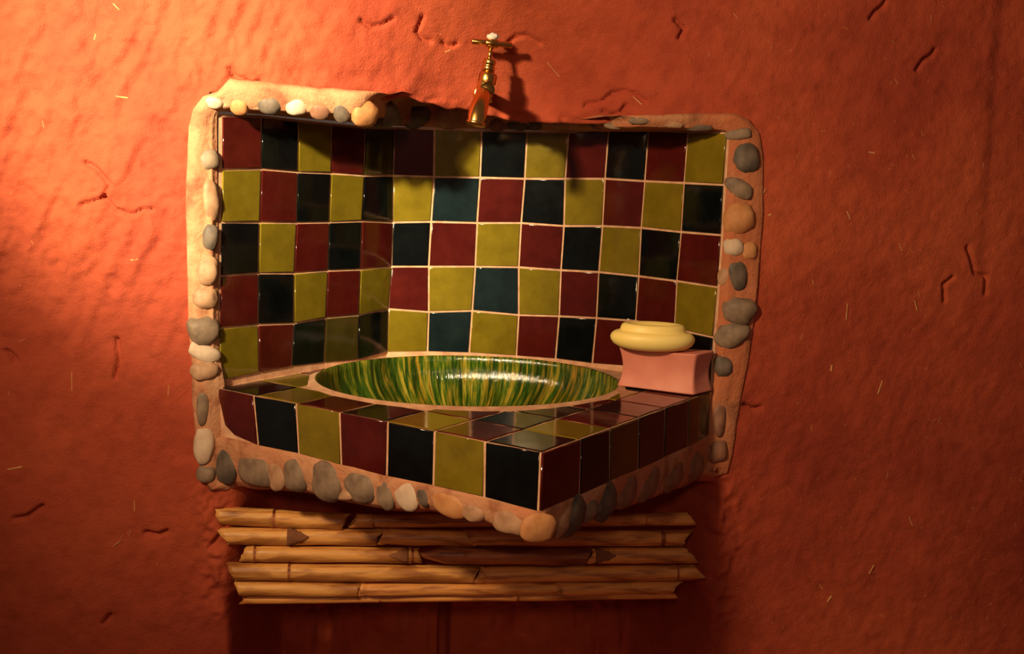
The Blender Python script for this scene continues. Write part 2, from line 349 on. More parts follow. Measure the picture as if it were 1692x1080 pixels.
bm = bmesh.new()
q = [bm.verts.new(p) for p in ((-3, -4, 0), (3.4, -4, 0), (3.4, 0.3, 0), (-3, 0.3, 0))]; bm.faces.new(q)
fl = obj('floor', bm, MUD); tag(fl, kind='structure')

# ------------------------------------------------------------------ washbasin: thing with parts
root = empty('washbasin', (0, 0, ZF))
tag(root, 'tiled corner washbasin in maroon, black and olive, pebble rimmed, set in the mud wall', 'washbasin')
RO = Vector((0, 0, ZF))

def tile(bm, quad, n, mat, gap=0.0024, h=0.0026, rnd=0.0012):
    """quad: 3D corners, n: outward normal"""
    c = sum(quad, Vector())/len(quad)
    def inset(d, hh, p_off):
        out = []
        m = len(quad)
        for i in range(m):
            p, a_, b2 = quad[i], quad[i-1], quad[(i+1) % m]
            e1 = (p-a_).normalized(); e2 = (b2-p).normalized()
            bis = (e2-e1); s = max(0.35, (1-e1.dot(e2)))**0.5 if False else 1
            i1 = n.cross(e1).normalized(); i2 = n.cross(e2).normalized()
            k = (i1+i2); k = k/max(0.3, k.dot(i1)) if k.length > 1e-6 else i1
            if k.dot(c-p) < 0: k = -k
            out.append(p+k*d+n*hh)
        return out
    tl = Vector((random.gauss(0, .0006), random.gauss(0, .0006)))
    rings = [inset(gap, -0.001, 0), inset(gap, h*0.6, 0), inset(gap+rnd*0.35, h*0.9, 0), inset(gap+rnd, h, 0)]
    rv = [[bm.verts.new(p) for p in r] for r in rings]
    for r0, r1 in zip(rv[:-1], rv[1:]):
        for i in range(len(r0)):
            j = (i+1) % len(r0); f = bm.faces.new((r0[i], r0[j], r1[j], r1[i])); f.material_index = mat; f.smooth = True
    f = bm.faces.new(rv[-1]); f.material_index = mat
    for r in rv[2:]:
        for i, vv in enumerate(r): vv.co += n*(tl.x if i in (0, 1) else -tl.x)*0.8
    if f.normal.dot(n) < 0: pass
    return f

COLS = [[(366,191),(366,280),(365,367),(364,456),(362,542),(361,629)], [(431,193),(431,279),(428,367),(426,451),(426,536),(427,616)],
 [(493,200),(491,284),(489,368),(485,451),(485,534),(481,606)], [(548,206),(546,286),(543,367),(541,447),(537,525),(535,600)],
 [(603,211),(601,290),(597,365),(595,445),(592,520),(590,595)], [(652,212),(649,290),(648,367),(646,440),(641,510),(639,582)],
 [(718,213),(717,292),(712,366),(708,440),(708,515),(706,581)], [(796,216),(793,293),(788,368),(785,440),(780,513),(775,583)],
 [(871,219),(867,295),(861,368),(857,441),(857,520),(853,588)], [(940,219),(934,295),(932,373),(927,446),(924,522),(918,593)],
 [(1006,214),(1000,295),(996,373),(990,449),(986,525),(979,601)], [(1072,215),(1066,299),(1060,376),(1056,456),(1051,530),(1046,606)],
 [(1137,218),(1131,302),(1126,383),(1119,464),(1115,543),(1110,620)], [(1202,219),(1196,305),(1192,388),(1186,474),(1179,557),(1174,636)]]
PAT = ['MKOMDMOKOMKMO', 'OMKOKOTMKOMKO', 'KOMKMKMOMKOKM', 'MKOMOMOTOMKMO', 'OMKDKOTOMKMOK']
PAT[0] = 'MKOMDMOKOMKMO'; PAT[1] = 'OMKOKOTMKOMOK'
GV = []
for k in range(14):
    a_, b2 = PL[max(k-1, 0)], PL[min(k+1, 13)]
    if k == 5: b2 = PL[6]; a_ = (PL[4][0], PL[4][1]+0.03)
    d = Vector((b2[0]-a_[0], b2[1]-a_[1], 0)); p = PL[k]
    GV.append([on_plane(px, py, p, (p[0]+d.x, p[1]+d.y)) for px, py in COLS[k]])
bm = bmesh.new()
for i in range(5):
    for k in range(13):
        q = [GV[k][i+1], GV[k+1][i+1], GV[k+1][i], GV[k][i]]
        n = (q[1]-q[0]).cross(q[3]-q[0]).normalized()
        if n.dot(CAM-q[0]) < 0: n = -n
        tile(bm, q, n, TI[PAT[i][k]])
# grout bed behind the tiles, with thickness
fr, bk = [], []
for i in range(6):
    rf, rb = [], []
    for k in range(14):
        a_, b2 = GV[max(k-1, 0)][i], GV[min(k+1, 13)][i]; t = (b2-a_); nn = Vector((-t.y, t.x, 0)).normalized()
        if nn.y < 0: nn = -nn
        p = GV[k][i].copy()
        if i == 0: p.z += 0.003
        if i == 5: p.z -= 0.02
        if k == 0: p += Vector((-0.004, -0.003, 0))
        if k == 13: p += Vector((0.004, -0.003, 0))
        rf.append(bm.verts.new(p+nn*0.0006)); rb.append(bm.verts.new(p+nn*0.03))
    fr.append(rf); bk.append(rb)
grid_faces(bm, fr); grid_faces(bm, [r for r in bk])
for i in range(5):
    for s in (0, 13): bm.faces.new((fr[i][s], fr[i+1][s], bk[i+1][s], bk[i][s]))
for k in range(13): bm.faces.new((fr[0][k], fr[0][k+1], bk[0][k+1], bk[0][k])); bm.faces.new((fr[5][k], fr[5][k+1], bk[5][k+1], bk[5][k]))
bmesh.ops.recalc_face_normals(bm, faces=bm.faces)
shift(bm, RO)
o = obj('tiled_backsplash', bm, TM, root, smooth=False)

# shelf: front faces and top
FT = [(358,637),(420,652),(490,665),(562,678),(642,693),(719,710),(802,728),(894,748)]
FB = [(365,716),(428,737),(495,750),(565,769),(640,788),(717,803),(801,822),(890,846)]
RT = [(894,748),(958,724),(1006,707),(1054,690),(1098,672),(1136,655),(1173,639)]
RB = [(890,846),(956,820),(1006,797),(1053,777),(1095,759),(1136,739),(1170,720)]
bm = bmesh.new()
la = lambda px, py: on_plane(px, py, Lp, Ap)
ar = lambda px, py: on_plane(px, py, Ap, Rp)
for (T, B, fn, pat, e) in ((FT, FB, la, 'MKOMKOK', (Ap-Lp)), (RT, RB, ar, 'MKDKKD', (Rp-Ap))):
    n = Vector((e.y, -e.x, 0)).normalized()
    m = len(pat); tv = [fn(*p) for p in T]; bv = [fn(*p) for p in B]
    for i in range(m+1): tv[i].z = min(tv[i].z, ZC-0.001) if 0 < i < m else ZC-0.001
    for i in range(m):
        q = [bv[i], bv[i+1], tv[i+1], tv[i]]
        if pat is not None and i == 0 and m == 7:      # first tile has its lower corner cut away
            q = [fn(372, 703), fn(388, 720), bv[1], tv[1], tv[0]]
        tile(bm, q, n, TI[pat[i]])
def clip(poly, inside_fn, cross):
    out = []
    for i in range(len(poly)):
        p, q2 = poly[i-1], poly[i]
        ip, iq = inside_fn(p), inside_fn(q2)
        if ip != iq:
            lo, hi = (p, q2) if ip else (q2, p)
            for _ in range(22):
                mid = (lo+hi)/2
                if inside_fn(mid): lo = mid
                else: hi = mid
            out.append(lo.copy())
        if iq: out.append(q2.copy())
    return out
U, V = (Ap-Lp)/7, (Rp-Ap)/6
def e_r(p, k=1.0): return ((p.x-BX)/(BA*k))**2+((p.y-BY)/(BB*k))**2
NP = [Vector((x, y, 0)) for x, y in PL]
def front_of_panel(p):
    if p.x <= PL[0][0] or p.x >= PL[-1][0]: return p.y < 0.0
    return p.y < np.interp(p.x, [q_[0] for q_ in PL], [q_[1] for q_ in PL])-0.006
TOP = {(0,0):'K',(1,0):'O',(2,0):'M',(3,0):'K',(4,0):'O',(5,0):'M',(6,0):'K',(0,1):'O',(5,1):'K',(6,1):'O',(6,2):'M',(5,2):'K',(6,3):'K',(6,4):'M',(6,5):'M',(5,3):'M',(4,1):'M',(3,1):'O',(2,1):'K',(1,1):'M',(0,2):'M',(5,4):'O',(5,5):'K'}
for (i, j), cc in TOP.items():
    o_ = Lp+U*i+V*j
    dense = []
    cs = [o_, o_+U, o_+U+V, o_+V]
    for k in range(4):
        for t in range(8): dense.append(cs[k].lerp(cs[(k+1) % 4], t/8))
    # keep the side of the bowl rim with most of the tile, cut the rest away
    pl_ = clip(dense, lambda p: e_r(p, 1.045) > 1, None)
    if len(pl_) > 3: pl_ = clip(pl_, front_of_panel, None)
    if len(pl_) < 4: continue
    clean = []
    for p in pl_:
        if not clean or (p-clean[-1]).length > 0.004: clean.append(p)
    if (clean[0]-clean[-1]).length < 0.004: clean.pop()
    if len(clean) < 3: continue
    area = abs(sum(clean[k-1].x*clean[k].y-clean[k].x*clean[k-1].y for k in range(len(clean))))/2
    if area < 0.0011: continue
    cen = sum(clean, Vector())/len(clean)
    hgt = ZC-0.003
    ring = []
    for sc, hh in ((0.0022, hgt-0.002), (0.0022, hgt+0.0006), (0.0028, hgt+0.0012), (0.0036, hgt+0.0015)):
        rr_ = []
        for p in clean:
            d = cen-p; s_ = sc*1.35; rr_.append(bm.verts.new((p.x+d.x/d.length*s_, p.y+d.y/d.length*s_, hh)))
        ring.append(rr_)
    for r0, r1_ in zip(ring[:-1], ring[1:]):
        for k in range(len(r0)):
            f = bm.faces.new((r0[k-1], r0[k], r1_[k], r1_[k-1])); f.material_index = TI[cc]
    f = bm.faces.new(ring[-1]); f.material_index = TI[cc]
# grout/mortar top sheet round the bowl
OUT = [Lp, Ap, Rp] + [Vector((x, y+0.012, 0)) for x, y in PL[::-1]]
cen = Vector((BX, BY, 0)); NA = 180
def hit(th):
    d = Vector((math.cos(th), math.sin(th), 0)); best = None
    for k in range(len(OUT)):
        a_, b2 = OUT[k-1], OUT[k]; e = b2-a_; den = d.x*e.y-d.y*e.x
        if abs(den) < 1e-9: continue
        w_ = a_-cen; t = (w_.x*e.y-w_.y*e.x)/den; s = (w_.x*d.y-w_.y*d.x)/den
        if t > 0 and -1e-6 <= s <= 1+1e-6 and (best is None or t < best): best = t
    return cen+d*best
angs = sorted([2*PI*k/NA for k in range(NA)]+[math.atan2(p.y-BY, p.x-BX) % (2*PI) for p in (Lp, Ap, Rp)])
rows = [[] for _ in range(5)]
for th in angs:
    o_ = hit(th); r = 1/math.sqrt((math.cos(th)/BA)**2+(math.sin(th)/BB)**2); e = cen+Vector((math.cos(th), math.sin(th), 0))*r
    if (o_-cen).length < r+0.004: o_ = cen+(o_-cen).normalized()*(r+0.004)
    for k, t in enumerate((0, 0.12, 0.3, 0.65, 1.0)):
        p = e.lerp(o_, t); z = ZC-0.0035 + (0.006*math.exp(-((t*(o_-e).length)/0.008)**2))
        if 0 < k < 4: z += 0.0012*float(vnoise(p.x*60, p.y*60, 15))
        rows[k].append(bm.verts.new((p.x, p.y, z)))
grid_faces(bm, rows, True)
# rounded nosing and front faces of the mortar core, down under the tiles
core = []
path = [Lp.lerp(Ap, t/14) for t in range(14)]+[Ap.lerp(Rp, t/12) for t in range(13)]
for z, ins in ((ZC-0.0035, 0.001), (ZC-0.0065, -0.0008), (ZC-0.03, -0.0006), (ZF+0.002, -0.0006), (ZF-0.008, 0.004)):
    row = []
    for k, p in enumerate(path):
        nL = Vector(((Ap-Lp).y, -(Ap-Lp).x, 0)).normalized(); nR = Vector(((Rp-Ap).y, -(Rp-Ap).x, 0)).normalized()
        n = nL if k < 14 else nR
        if k == 14: n = (nL+nR)/ (1+nL.dot(nR))
        row.append(bm.verts.new((p.x-n.x*ins, p.y-n.y*ins, z)))
    core.append(row)
grid_faces(bm, core)
bmesh.ops.recalc_face_normals(bm, faces=bm.faces)
shift(bm, RO)
o = obj('tiled_shelf', bm, TM, root, smooth=False)

# bowl
bm = bmesh.new(); prof = []
DEP = 0.135
for k in range(0, 25):
    a_ = (k/24)*PI/2
    prof.append((math.cos(a_)**0.72 if k < 24 else 0.03, -DEP*math.sin(a_)**0.85))
rows = []
def brow(rs, z): return [bm.verts.new((BA*rs*math.cos(2*PI*k/120), BB*rs*math.sin(2*PI*k/120), z)) for k in range(120)]
rows.append(brow(1.008, -0.006)); rows.append(brow(1.006, 0.001)); rows.append(brow(0.996, 0.0025)); rows.append(brow(0.985, 0.000))
for r, z in prof[1:]: rows.append(brow(r*0.985, z))
rev = [brow(r*1.0, z-0.007) for r, z in prof[::-1][:-1]]
grid_faces(bm, rows, True); bm.faces.new(rows[-1]); grid_faces(bm, rev+[rows[0]], True); bm.faces.new(rev[0][::-1])
bmesh.ops.recalc_face_normals(bm, faces=bm.faces)
o = obj('bowl', bm, BOWL, root); o.location = Vector((BX, BY, ZC))-RO
tag(o, 'streaked green and yellow glazed bowl')
bm = bmesh.new(); lathe(bm, [(0.004, 0.002), (0.018, 0.0018), (0.024, 0.003), (0.026, 0.001), (0.026, -0.004)], (0, 0, 0))
dr = obj('drain', bm, BRASS, o); dr.location = (0, 0, -DEP+0.001)

# mortar body with its underside
bm = bmesh.new()
BOT = [(372, 806), (400, 810), (440, 812), (480, 815), (540, 828), (600, 840), (640, 848), (700, 850), (760, 856), (800, 868), (830, 880), (862, 888), (890, 891),
       (915, 890), (940, 882), (1000, 856), (1060, 836), (1110, 818), (1160, 800), (1185, 785)]
top, bot, rws = [], [], []
for k, (px, py) in enumerate(BOT):
    fn = la if px <= 890 else ar
    b0 = fn(px, py)
    s = (b0.x-Lp.x)/(Ap.x-Lp.x) if px <= 890 else (b0.x-Ap.x)/(Rp.x-Ap.x)
    s = min(max(s, 0.0), 1.0)
    t0 = (Lp.lerp(Ap, s) if px <= 890 else Ap.lerp(Rp, s)); n = Vector(((Ap-Lp).y, -(Ap-Lp).x, 0)).normalized() if px < 890 else Vector(((Rp-Ap).y, -(Rp-Ap).x, 0)).normalized()
    if px == 890: n = Vector((0.06, -1.3, 0))
    b0.x, b0.y = t0.x, t0.y; zb = b0.z
    col = []
    H = ZF-zb
    prof_ = [(0.0, -0.012), (0.004, 0.0), (0.006, 0.25), (0.003, 0.55), (-0.004, 0.85), (-0.018, 1.0), (-0.05, 1.03), (-0.10, 0.95)]
    for j, (off, t) in enumerate(prof_):
        p = t0+n*(off+0.0022*float(vnoise(k*1.7, j*1.3, 61)))
        if j >= 6 and p.y > -0.005 and False: pass
        col.append(bm.verts.new((p.x, p.y, (ZF+0.004 if j == 0 else ZF-H*t)))) 
    col.append(bm.verts.new((t0.x*0.93, 0.03, ZF-H*0.9)))
    if k in (0, len(BOT)-1):
        sh = Vector((-0.034, 0.012, 0)) if k == 0 else Vector((0.026, 0.012, 0))
        ex = [bm.verts.new(vv.co+sh*(1-0.3*jj/8)) for jj, vv in enumerate(col)]
        if k == 0: rws.append(ex); rws.append(col)
        else: rws.append(col); rws.append(ex)
        continue
    rws.append(col)
for a2, b3 in zip(rws[:-1], rws[1:]):
    for j in range(len(a2)-1): bm.faces.new((a2[j], b3[j], b3[j+1], a2[j+1]))
bmesh.ops.subdivide_edges(bm, edges=bm.edges, cuts=2, use_grid_fill=True, smooth=0.3)
for vv in bm.verts:
    nv = mnoise.noise(vv.co*28); vv.co += Vector((0, -1, -0.5))*0.0035*nv
bmesh.ops.recalc_face_normals(bm, faces=bm.faces)
shift(bm, RO)
body = obj('mortar_body', bm, MORTAR, root)

# mortar surround: one band swept up the left side, over the top and down the right
# each station: outer point in the wall, inner point at the tiles, depth weight
ST = []
def xy_top(x):
    return float(np.interp(x, [q_[0] for q_ in PL], [q_[1] for q_ in PL]))
ST.append((on_y(398, 806), Vector((-0.440, 0.03, 0.70)), 0.0, 'B')); ST.append((on_y(372, 812), Vector((-0.455, 0.02, 0.69)), 0.0, 'B'))
for (px, py), zi in zip([(345, 810), (327, 778), (320, 720), (316, 660), (313, 600), (310, 540), (308, 480), (306, 420), (305, 360), (305, 300), (306, 250), (310, 210)],
                        [0.668, 0.695, 0.74, 0.80, 0.86, 0.92, 0.98, 1.05, 1.12, 1.19, 1.25, 1.30]):
    ST.append((on_y(px, py), Vector((-0.4795 if zi > 0.86 else -0.468, 0.010 if zi > 0.86 else 0.002, zi)), 0.0, 'L'))
for (px, py), (xi, zi) in zip([(318, 178), (334, 158), (358, 147)], [(-0.4795, 1.335), (-0.4790, 1.350), (-0.474, 1.3595)]):
    ST.append((on_y(px, py), Vector((xi, 0.010, zi)), 0.0, 'L'))
for x in np.linspace(-0.455, 0.455, 36):
    zo = float(lip_z(x))+0.012
    if x < -0.16: zo = 1.408+0.010*sstep(-0.25, -0.45, x)
    if x > 0.25: zo = 1.385+0.008*sstep(0.3, 0.45, x)
    wgt = float(sstep(-0.22, -0.11, x)*sstep(0.31, 0.20, x))
    ST.append((Vector((x, float(wall_y(x, zo))+0.006, zo)), Vector((x, xy_top(x)-0.002, ZT+0.004)), wgt, 'T'))
for (px, py), (xi, zi) in zip([(1215, 184), (1243, 196), (1258, 220)], [(0.478, 1.360), (0.4845, 1.352), (0.4845, 1.335)]):
    ST.append((on_y(px, py), Vector((xi, 0.006, zi)), 0.0, 'R'))
# right side
for (px, py), zi in zip([(1264, 255), (1266, 300), (1264, 350), (1260, 400), (1256, 450), (1251, 500), (1246, 550), (1238, 600), (1228, 650), (1220, 700), (1214, 745), (1203, 782)],
                        [1.30, 1.25, 1.19, 1.12, 1.05, 0.99, 0.93, 0.87, 0.82, 0.765, 0.71, 0.685]):
    ST.append((on_y(px, py), Vector((0.4845 if zi > 0.86 else 0.470, 0.006 if zi > 0.86 else 0.0, zi)), 0.0, 'R'))
ST.append((on_y(1180, 788), Vector((0.455, 0.02, 0.71)), 0.0, 'B')); ST.append((on_y(1155, 786), Vector((0.44, 0.03, 0.72)), 0.0, 'B'))
bm = bmesh.new(); rws = []
NPF = 15
RAISE = {'B': 0.006, 'L': 0.023, 'R': 0.014, 'T': 0.020}
for k, (O, I, wgt, side) in enumerate(ST):
    col = []; rs = RAISE[side]; O = O+Vector((0.004*mnoise.noise(Vector((k*0.9, 3, 1))), 0, 0.004*mnoise.noise(Vector((k*0.9, 9, 4)))))
    if side == 'T': rs = float(np.interp(I.x, [-0.45, -0.2, 0.45], [0.024, 0.016, 0.010]))
    for j in range(NPF):
        u = j/(NPF-1)
        pa = O.lerp(I, u)
        bulge = math.sin(PI*min(1, u*1.15)**0.7) if u < 0.86 else math.sin(PI*min(1, .86*1.15)**0.7)*(1-u)/0.14
        ya = 0.012*(1-u)+min(I.y, 0.012)*u - rs*math.sin(PI*u**0.62)**0.8
        if 0 < j < NPF-2: ya = min(ya, float(wall_y(pa.x, pa.z))-0.007*math.sin(PI*u)**0.5)
        if j == NPF-1: ya = I.y
        A_ = Vector((pa.x, ya, pa.z))
        hgt = float(np.interp(I.x, [-0.45, -0.1, 0.1, 0.22, 0.45], [0.035, 0.058, 0.045, 0.030, 0.02]))
        if u < 0.6:
            t = u/0.6; B_ = Vector((I.x, O.y+(I.y-0.012-O.y)*t, O.z-0.004+(I.z+hgt-O.z+0.004)*t+0.010*math.sin(PI*t)))
        else:
            t = (u-0.6)/0.4; B_ = Vector((I.x, I.y-0.012*(1-t**3)-0.004*(t < 1), I.z+hgt*(1-t)))
        p = A_.lerp(B_, wgt)
        if 0 < j < NPF-1: p += Vector((0.3, -1, 0.3))*0.0025*mnoise.noise(Vector((p.x*22, p.y*22, p.z*22)))
        col.append(bm.verts.new(p))
    rws.append(col)
grid_faces(bm, rws)
bmesh.ops.subdivide_edges(bm, edges=bm.edges, cuts=1, use_grid_fill=True, smooth=0.2)
for vv in bm.verts: vv.co += Vector((0, -1, 0))*0.0016*mnoise.noise(vv.co*70)
bmesh.ops.recalc_face_normals(bm, faces=bm.faces)
from mathutils.bvhtree import BVHTree
SUR = BVHTree.FromBMesh(bm)
shift(bm, RO)
sur = obj('mortar_surround', bm, MORTAR, root)

# pebbles set in the mortar: centre and size read in photograph pixels
P = [(396,177,26,22,0,'orange'),(446,174,36,28,0,'dark_grey'),(490,177,30,24,-10,'pale'),(529,184,30,22,10,'brown'),(564,186,24,28,0,'dark_grey'),(603,188,34,34,0,'orange'),
 (640,188,36,40,0,'dark_grey'),(687,193,44,30,-15,'dark_grey'),(741,193,42,34,0,'tan'),(690,166,58,20,-5,'tan'),(822,207,24,18,0,'brown'),(856,208,34,14,0,'dark_grey'),(885,207,22,16,0,'dark_grey'),
 (924,204,32,16,10,'tan'),(982,207,18,12,30,'brown'),(1012,208,24,9,0,'grey'),(1056,200,30,10,0,'grey'),(1110,206,34,9,5,'tan'),(1153,211,40,9,0,'dark_grey'),
 (1220,222,38,18,-10,'grey'),(1232,261,38,48,-10,'dark_grey'),(1221,310,46,26,35,'grey'),(1222,360,46,50,0,'orange'),(1213,408,30,28,0,'pale'),(1238,414,26,28,0,'orange'),
 (1219,454,28,48,-10,'dark_grey'),(1196,456,18,28,0,'tan'),(1220,512,50,46,20,'grey'),(1210,552,50,38,-25,'grey'),(1195,604,28,32,0,'dark_grey'),(1188,690,20,54,0,'brown'),(1186,745,28,38,10,'brown'),
 (345,263,26,32,-15,'grey'),(351,330,18,60,-5,'tan'),(347,391,22,40,5,'dark_grey'),(343,448,30,44,10,'tan'),(340,493,32,32,0,'tan'),(336,545,42,46,-35,'grey'),(339,583,42,28,25,'pale'),(337,613,38,28,0,'tan'),
 (335,670,18,58,5,'grey'),(337,735,30,58,5,'pale'),(340,783,28,26,0,'grey'),
 (371,767,38,58,0,'dark_grey'),(424,776,62,46,0,'grey'),(458,786,28,46,10,'tan'),(488,784,36,50,0,'grey'),(541,796,46,58,0,'grey'),(597,804,50,44,0,'grey'),(637,816,26,44,-12,'grey'),(673,820,34,42,-15,'pale'),
 (702,820,20,28,0,'dark_grey'),(741,832,46,36,15,'orange'),(782,846,30,26,0,'tan'),(844,862,46,38,0,'tan'),(888,870,46,42,0,'orange'),(930,858,30,38,-25,'tan'),(948,850,32,54,-30,'dark_grey'),
 (975,838,24,36,-20,'grey'),(1000,826,32,52,-30,'dark_grey'),(1036,812,32,42,-20,'brown'),(1072,798,32,42,-15,'brown'),(1112,784,32,42,-10,'brown'),(1148,768,26,44,-10,'brown'),
 (396,752,34,16,-30,'tan'),(570,818,24,14,-10,'tan'),(355,170,24,16,20,'pale')]
nLA = Vector(((Ap-Lp).y, -(Ap-Lp).x, 0)).normalized(); nAR = Vector(((Rp-Ap).y, -(Rp-Ap).x, 0)).normalized()
for i, (px, py, wd, hh, rot, col) in enumerate(P):
    r = ray(px, py)
    hit_ = SUR.ray_cast(CAM, r.normalized())
    if py > 740 and 355 < px < 1170:
        fn = la if px < 889 else ar; c = fn(px, py); nrm = nLA if px < 880 else nAR
        if 860 < px < 915: nrm = (nLA+nAR).normalized()
        c = c+nrm*(0.003 if not 870 < px < 905 else 0.009); par = body
    elif hit_[0] is not None:
        c = hit_[0]; nrm = hit_[1]; par = sur
        if nrm.dot(r) > 0: nrm = -nrm
        nrm = (nrm*0.6-r.normalized()*0.6).normalized()
    else:
        c = on_y(px, py, -0.01); nrm = Vector((0, -1, 0)); par = sur
    dist = (c-CAM).dot(fwd); m_ = dist/F_PX
    # size along view plane; pebble flattened along its mortar normal
    X_ = rt0.cross(nrm).cross(nrm)*-1; X_ = (rgt-nrm*rgt.dot(nrm)).normalized(); Z_ = nrm.cross(X_)
    if Z_.z < 0: Z_ = -Z_
    fx_ = max(0.5, abs(X_.dot(rgt)))
    wd *= 1.24 if par is body else 1.10; hh *= 1.16 if par is body else 1.08
    a_ = wd*m_/2/fx_; b2 = hh*m_/2/max(0.5, abs(Z_.dot(upv))); th = math.radians(rot)
    bm = bmesh.new(); bmesh.ops.create_icosphere(bm, subdivisions=3, radius=1)
    sd = Vector((i*3.1, i*1.7, 0)); dep = min(a_, b2)*(0.42 if par is body else 0.6)
    for vv in bm.verts:
        p = vv.co.copy(); k = 1.04+0.19*mnoise.noise(p*1.1+sd)+0.08*mnoise.noise(p*2.6+sd)
        e = 0.86; p = Vector((math.copysign(abs(p.x)**e, p.x), p.y, math.copysign(abs(p.z)**e, p.z)))*k
        if (px, py) == (640, 188): p.x *= 1.0-0.45*p.z
        x_, z_ = p.x*a_, p.z*b2; x_, z_ = x_*math.cos(th)+z_*math.sin(th), -x_*math.sin(th)+z_*math.cos(th)
        vv.co = X_*x_+Z_*z_+nrm*(p.y*dep)
    bmesh.ops.recalc_face_normals(bm, faces=bm.faces)
    po = obj('pebble', bm, PEB[col], par); po.location = c-RO-nrm*(dep*0.40-(0.007 if px == 603 else 0))
    po['label'] = col.replace('_', ' ')+' pebble'

# ------------------------------------------------------------------ soap block and soap
BS, BT = Vector((0.77, 0.64, 0)).normalized(), Vector((-0.88, 0.475, 0)).normalized()
c0 = Vector((0.425, -0.055, 0)); W1, W2, HB = 0.162, 0.075, 0.078
BT = Vector((-0.83, 0.56, 0)).normalized(); BS = Vector((0.75, 0.66, 0)).normalized()
bc = c0+BT*W1/2+BS*W2/2; BZ = ZC+0.0008
bm = bmesh.new(); rws = []
NB = 14
for j in range(NB+1):
    t = j/NB; z = HB*t
    pin = 0.0085*math.sin(PI*t)**0.8
    ring = []
    M_ = 10
    pts = []
    for s in range(4):
        for q_ in range(M_):
            u = q_/M_
            if s == 0: pts.append((-1+2*u, -1, 0))
            if s == 1: pts.append((1, -1+2*u, 0))
            if s == 2: pts.append((1-2*u, 1, 0))
            if s == 3: pts.append((-1, 1-2*u, 0))
    for (x_, y_, _) in pts:
        x2 = x_*(W1/2-pin*(1-0.3*y_*y_)); y2 = y_*(W2/2-pin*(1-0.3*x_*x_))
        # rounded vertical corners
        rr_ = 0.006
        ex, ey = abs(x_*W1/2)-(W1/2-rr_), abs(y_*W2/2)-(W2/2-rr_)
        if ex > 0 and ey > 0:
            l_ = math.hypot(ex, ey); k = rr_/l_ if l_ > rr_ else 1
            x2 -= math.copysign(ex*(1-k), x_); y2 -= math.copysign(ey*(1-k), y_)
        p = bc+BT*x2+BS*y2*1.0
        ring.append(bm.verts.new((p.x, p.y, BZ+z+(0.0025*abs(x_)**2 if j == NB else 0))))
    rws.append(ring)
grid_faces(bm, rws, True)
bm.faces.new(rws[0][::-1])
inner = [bm.verts.new(Vector((bc.x, bc.y, BZ+HB-0.0008)).lerp(vv.co, 0.9)) for vv in rws[-1]]
for k in range(len(inner)): bm.faces.new((rws[-1][k-1], rws[-1][k], inner[k], inner[k-1]))
cv = bm.verts.new((bc.x, bc.y, BZ+HB-0.001))
for k in range(len(inner)): bm.faces.new((inner[k-1], inner[k], cv))
bmesh.ops.recalc_face_normals(bm, faces=bm.faces)
for vv in bm.verts: vv.co += Vector((1, 1, 0))*0.0012*mnoise.noise(vv.co*30)
org = Vector((bc.x, bc.y, BZ)); shift(bm, org)
blk = obj('soap_stand', bm, PINK); blk.location = org
md = blk.modifiers.new('bevel', 'BEVEL'); md.width = 0.003; md.segments = 3; md.limit_method = 'ANGLE'; md.angle_limit = math.radians(50)
tag(blk, 'pink block with waisted sides standing on the right end of the tiled shelf', 'stand')

SZ = BZ+HB+0.0008
sc = on_y(1082, 553, -0.01)
bm = bmesh.new()
sprof = [(0.30, 0.0), (0.62, 0.001), (0.80, 0.005), (0.93, 0.012), (0.99, 0.020), (1.0, 0.026), (0.975, 0.032), (0.92, 0.0365), (0.86, 0.0390), (0.80, 0.0400), (0.775, 0.0415), (0.765, 0.0465), (0.735, 0.0525), (0.68, 0.0555), (0.60, 0.0560), (0.50, 0.0505), (0.40, 0.0485), (0.2, 0.0475), (0.02, 0.047)]
lathe(bm, [(r*0.083, h*0.93) for r, h in sprof], (0, 0, 0), seg=72, sx=1.0, sy=0.62)
bmesh.ops.recalc_face_normals(bm, faces=bm.faces)
so = obj('soap_bar', bm, SOAP); so.location = (sc.x, 0.006, SZ); so.rotation_euler = (0, 0, -0.25)
tag(so, 'yellow oval soap bar with a raised ring lying on the pink block', 'soap')

# ------------------------------------------------------------------ brass tap
TY = 0.045
tp = lambda px, py, y=TY: on_y(px, py, y)
bodyc = tp(803, 150); troot = empty('brass_tap', (bodyc.x, float(wall_y(bodyc.x, bodyc.z+0.01)), bodyc.z))
TO = troot.location.copy()
tag(troot, 'small brass tap with a T handle coming out of the mud wall above the basin', 'tap')
def tobj(name, bm, mat=BRASS, parent=troot, base=TO):
    bmesh.ops.recalc_face_normals(bm, faces=bm.faces); shift(bm, base); return obj(name, bm, mat, parent)
hub = tp(812, 73); col_top = tp(811, 84); col_bot = tp(808, 98); ax = (hub-tp(800, 140)).normalized()
# body: inlet from the wall, barrel and drooping spout
bm = bmesh.new()
inl = tp(801, 152)
tube(bm, [Vector((inl.x+0.002, TO.y+0.03, inl.z+0.004)), Vector((inl.x+0.001, 0.03, inl.z+0.003)), Vector((inl.x, -0.004, inl.z))], [0.0125, 0.0125, 0.014])
p0, p1 = tp(803, 134), tp(799, 168)
tube(bm, [p0+ax*0.004, p0, p0.lerp(p1, .3), p0.lerp(p1, .6), p1], [0.011, 0.0145, 0.0165, 0.0165, 0.015], seg=28)
s = [tp(801, 148), tp(797, 160, -0.016), tp(793, 172, -0.033), tp(790, 184, -0.044), tp(788, 195, -0.049), tp(786, 204, -0.050)]
tube(bm, s, [0.0135, 0.0150, 0.0160, 0.0168, 0.0172, 0.0165], seg=28, cap=False)
tobj('tap_body', bm)
bm = bmesh.new(); sd_ = (s[-1]-s[-2]).normalized()
